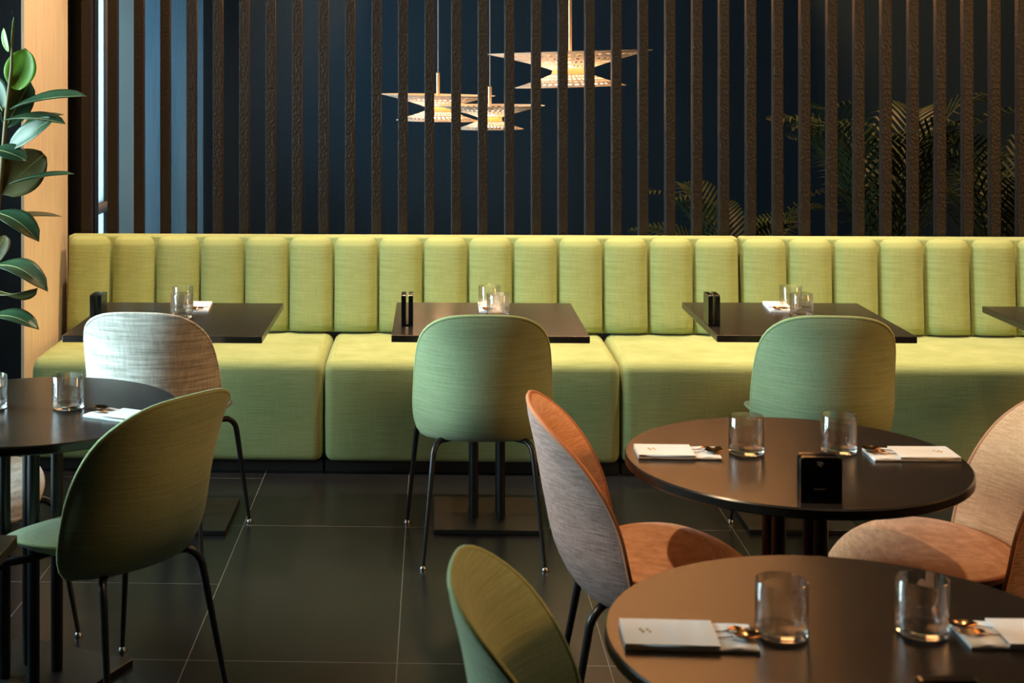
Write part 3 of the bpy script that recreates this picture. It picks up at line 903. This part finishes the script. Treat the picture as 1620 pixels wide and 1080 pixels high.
p = at_y(1590, 380, 8.0); palm('dark palm behind the slats at the right edge of the picture', p.x, 8.0, 1.40, 14, 5, .55)

# ------------------------------------------------------------------ lights
def area(name, loc, rot, sx, sy, power, col):
    l = bpy.data.lights.new(name, 'AREA'); l.shape = 'RECTANGLE'; l.size = sx; l.size_y = sy; l.energy = power; l.color = col
    o = bpy.data.objects.new(name, l); C.objects.link(o); o.location = loc; o.rotation_euler = rot; return o
def spotl(name, loc, target, power, col, size=R(70), blend=.6, rad=.03):
    l = bpy.data.lights.new(name, 'SPOT'); l.energy = power; l.color = col; l.spot_size = size; l.spot_blend = blend; l.shadow_soft_size = rad
    o = bpy.data.objects.new(name, l); C.objects.link(o); o.location = loc
    o.rotation_euler = (Vector(target) - Vector(loc)).to_track_quat('-Z', 'Y').to_euler(); return o
WARM = (1.0, .72, .44); COOL = (.70, .92, 1.0)
# daylight through the window on the left and through the glazing behind the screen
area('daylight_window', (WX-.40, 4.35, 1.75), (0, R(-90), 0), 2.8, 2.2, 760, COOL)
area('daylight_rear_window', (X2-.10, 7.85, 1.2), (0, R(-90), 0), 2.2, 2.1, 230, (.62, .85, 1.0))
# downlights in the ceiling above the bench
for x in (-1.15, -.15, .85, 1.85, 2.85):
    spotl('bench_downlight', (x, 6.0, ZC-.02), (x, 6.1, 0), 370, WARM, R(65), .7, .05)
# downlights over the room
for (x, y, pw) in ((1.45, 3.2, 130), (2.9, 3.4, 50)):
    spotl('room_downlight', (x, y, ZC-.02), (x, y+.05, 0), pw, WARM, R(100), .8, .06)
spotl('chair_downlight', (-1.0, 3.25, ZC-.02), (.72, 3.5, .3), 330, WARM, R(24), .9, .06)
spotl('pillar_spotlight', (.1, 5.7, ZC-.02), (PXR, 6.36, 1.3), 280, (1.0, .66, .36), R(34), .8, .05)
o = area('added_band_light', (.9, 7.9, ZR-.06), (0, 0, 0), 2.2, .15, 340, (1.0, .50, .19))  # light added to brighten the pale band that the tabletops reflect
o.rotation_euler = (Vector((.9, 9.0, 3.4)) - Vector(o.location)).to_track_quat('-Z', 'Y').to_euler()
o = area('warm_wall_lamp', (4.7, 3.2, 2.3), (0, 0, 0), 1.0, 1.0, 100, (1.0, .45, .12))
o.rotation_euler = (Vector((.3, 3.6, .7)) - Vector(o.location)).to_track_quat('-Z', 'Y').to_euler()
# uplight added above the ledge, brightens the added band for warm tabletop reflections
area('added_band_uplight', (1.0, Y_BACK-.14, 2.36), (R(180-25), 0, 0), 2.4, .06, 45, (1.0, .50, .19))

w = bpy.data.worlds.new('sky'); bpy.context.scene.world = w; w.use_nodes = True
bg = w.node_tree.nodes['Background']; bg.inputs[0].default_value = (.70, .88, 1.0, 1); bg.inputs[1].default_value = .9

# ------------------------------------------------------------------ camera
cd = bpy.data.cameras.new('camera'); cam = bpy.data.objects.new('camera', cd); C.objects.link(cam)
cam.location = (0, 0, CAMH); cam.rotation_euler = (R(90), 0, YAW)
cd.sensor_width = 36; cd.lens = FPX/1620*36
cd.shift_x = (810 - PX0)/1620; cd.shift_y = -(540 - HY)/1620
cd.dof.use_dof = True; cd.dof.focus_distance = 5.2; cd.dof.aperture_fstop = 6.3
cd.clip_start = .05
sc = bpy.context.scene; sc.camera = cam
sc.cycles.transparent_max_bounces = 32
sc.view_settings.view_transform = 'Standard'; sc.view_settings.look = 'None'
sc.view_settings.exposure = 0; sc.view_settings.gamma = 1; sc.view_settings.use_curve_mapping = False
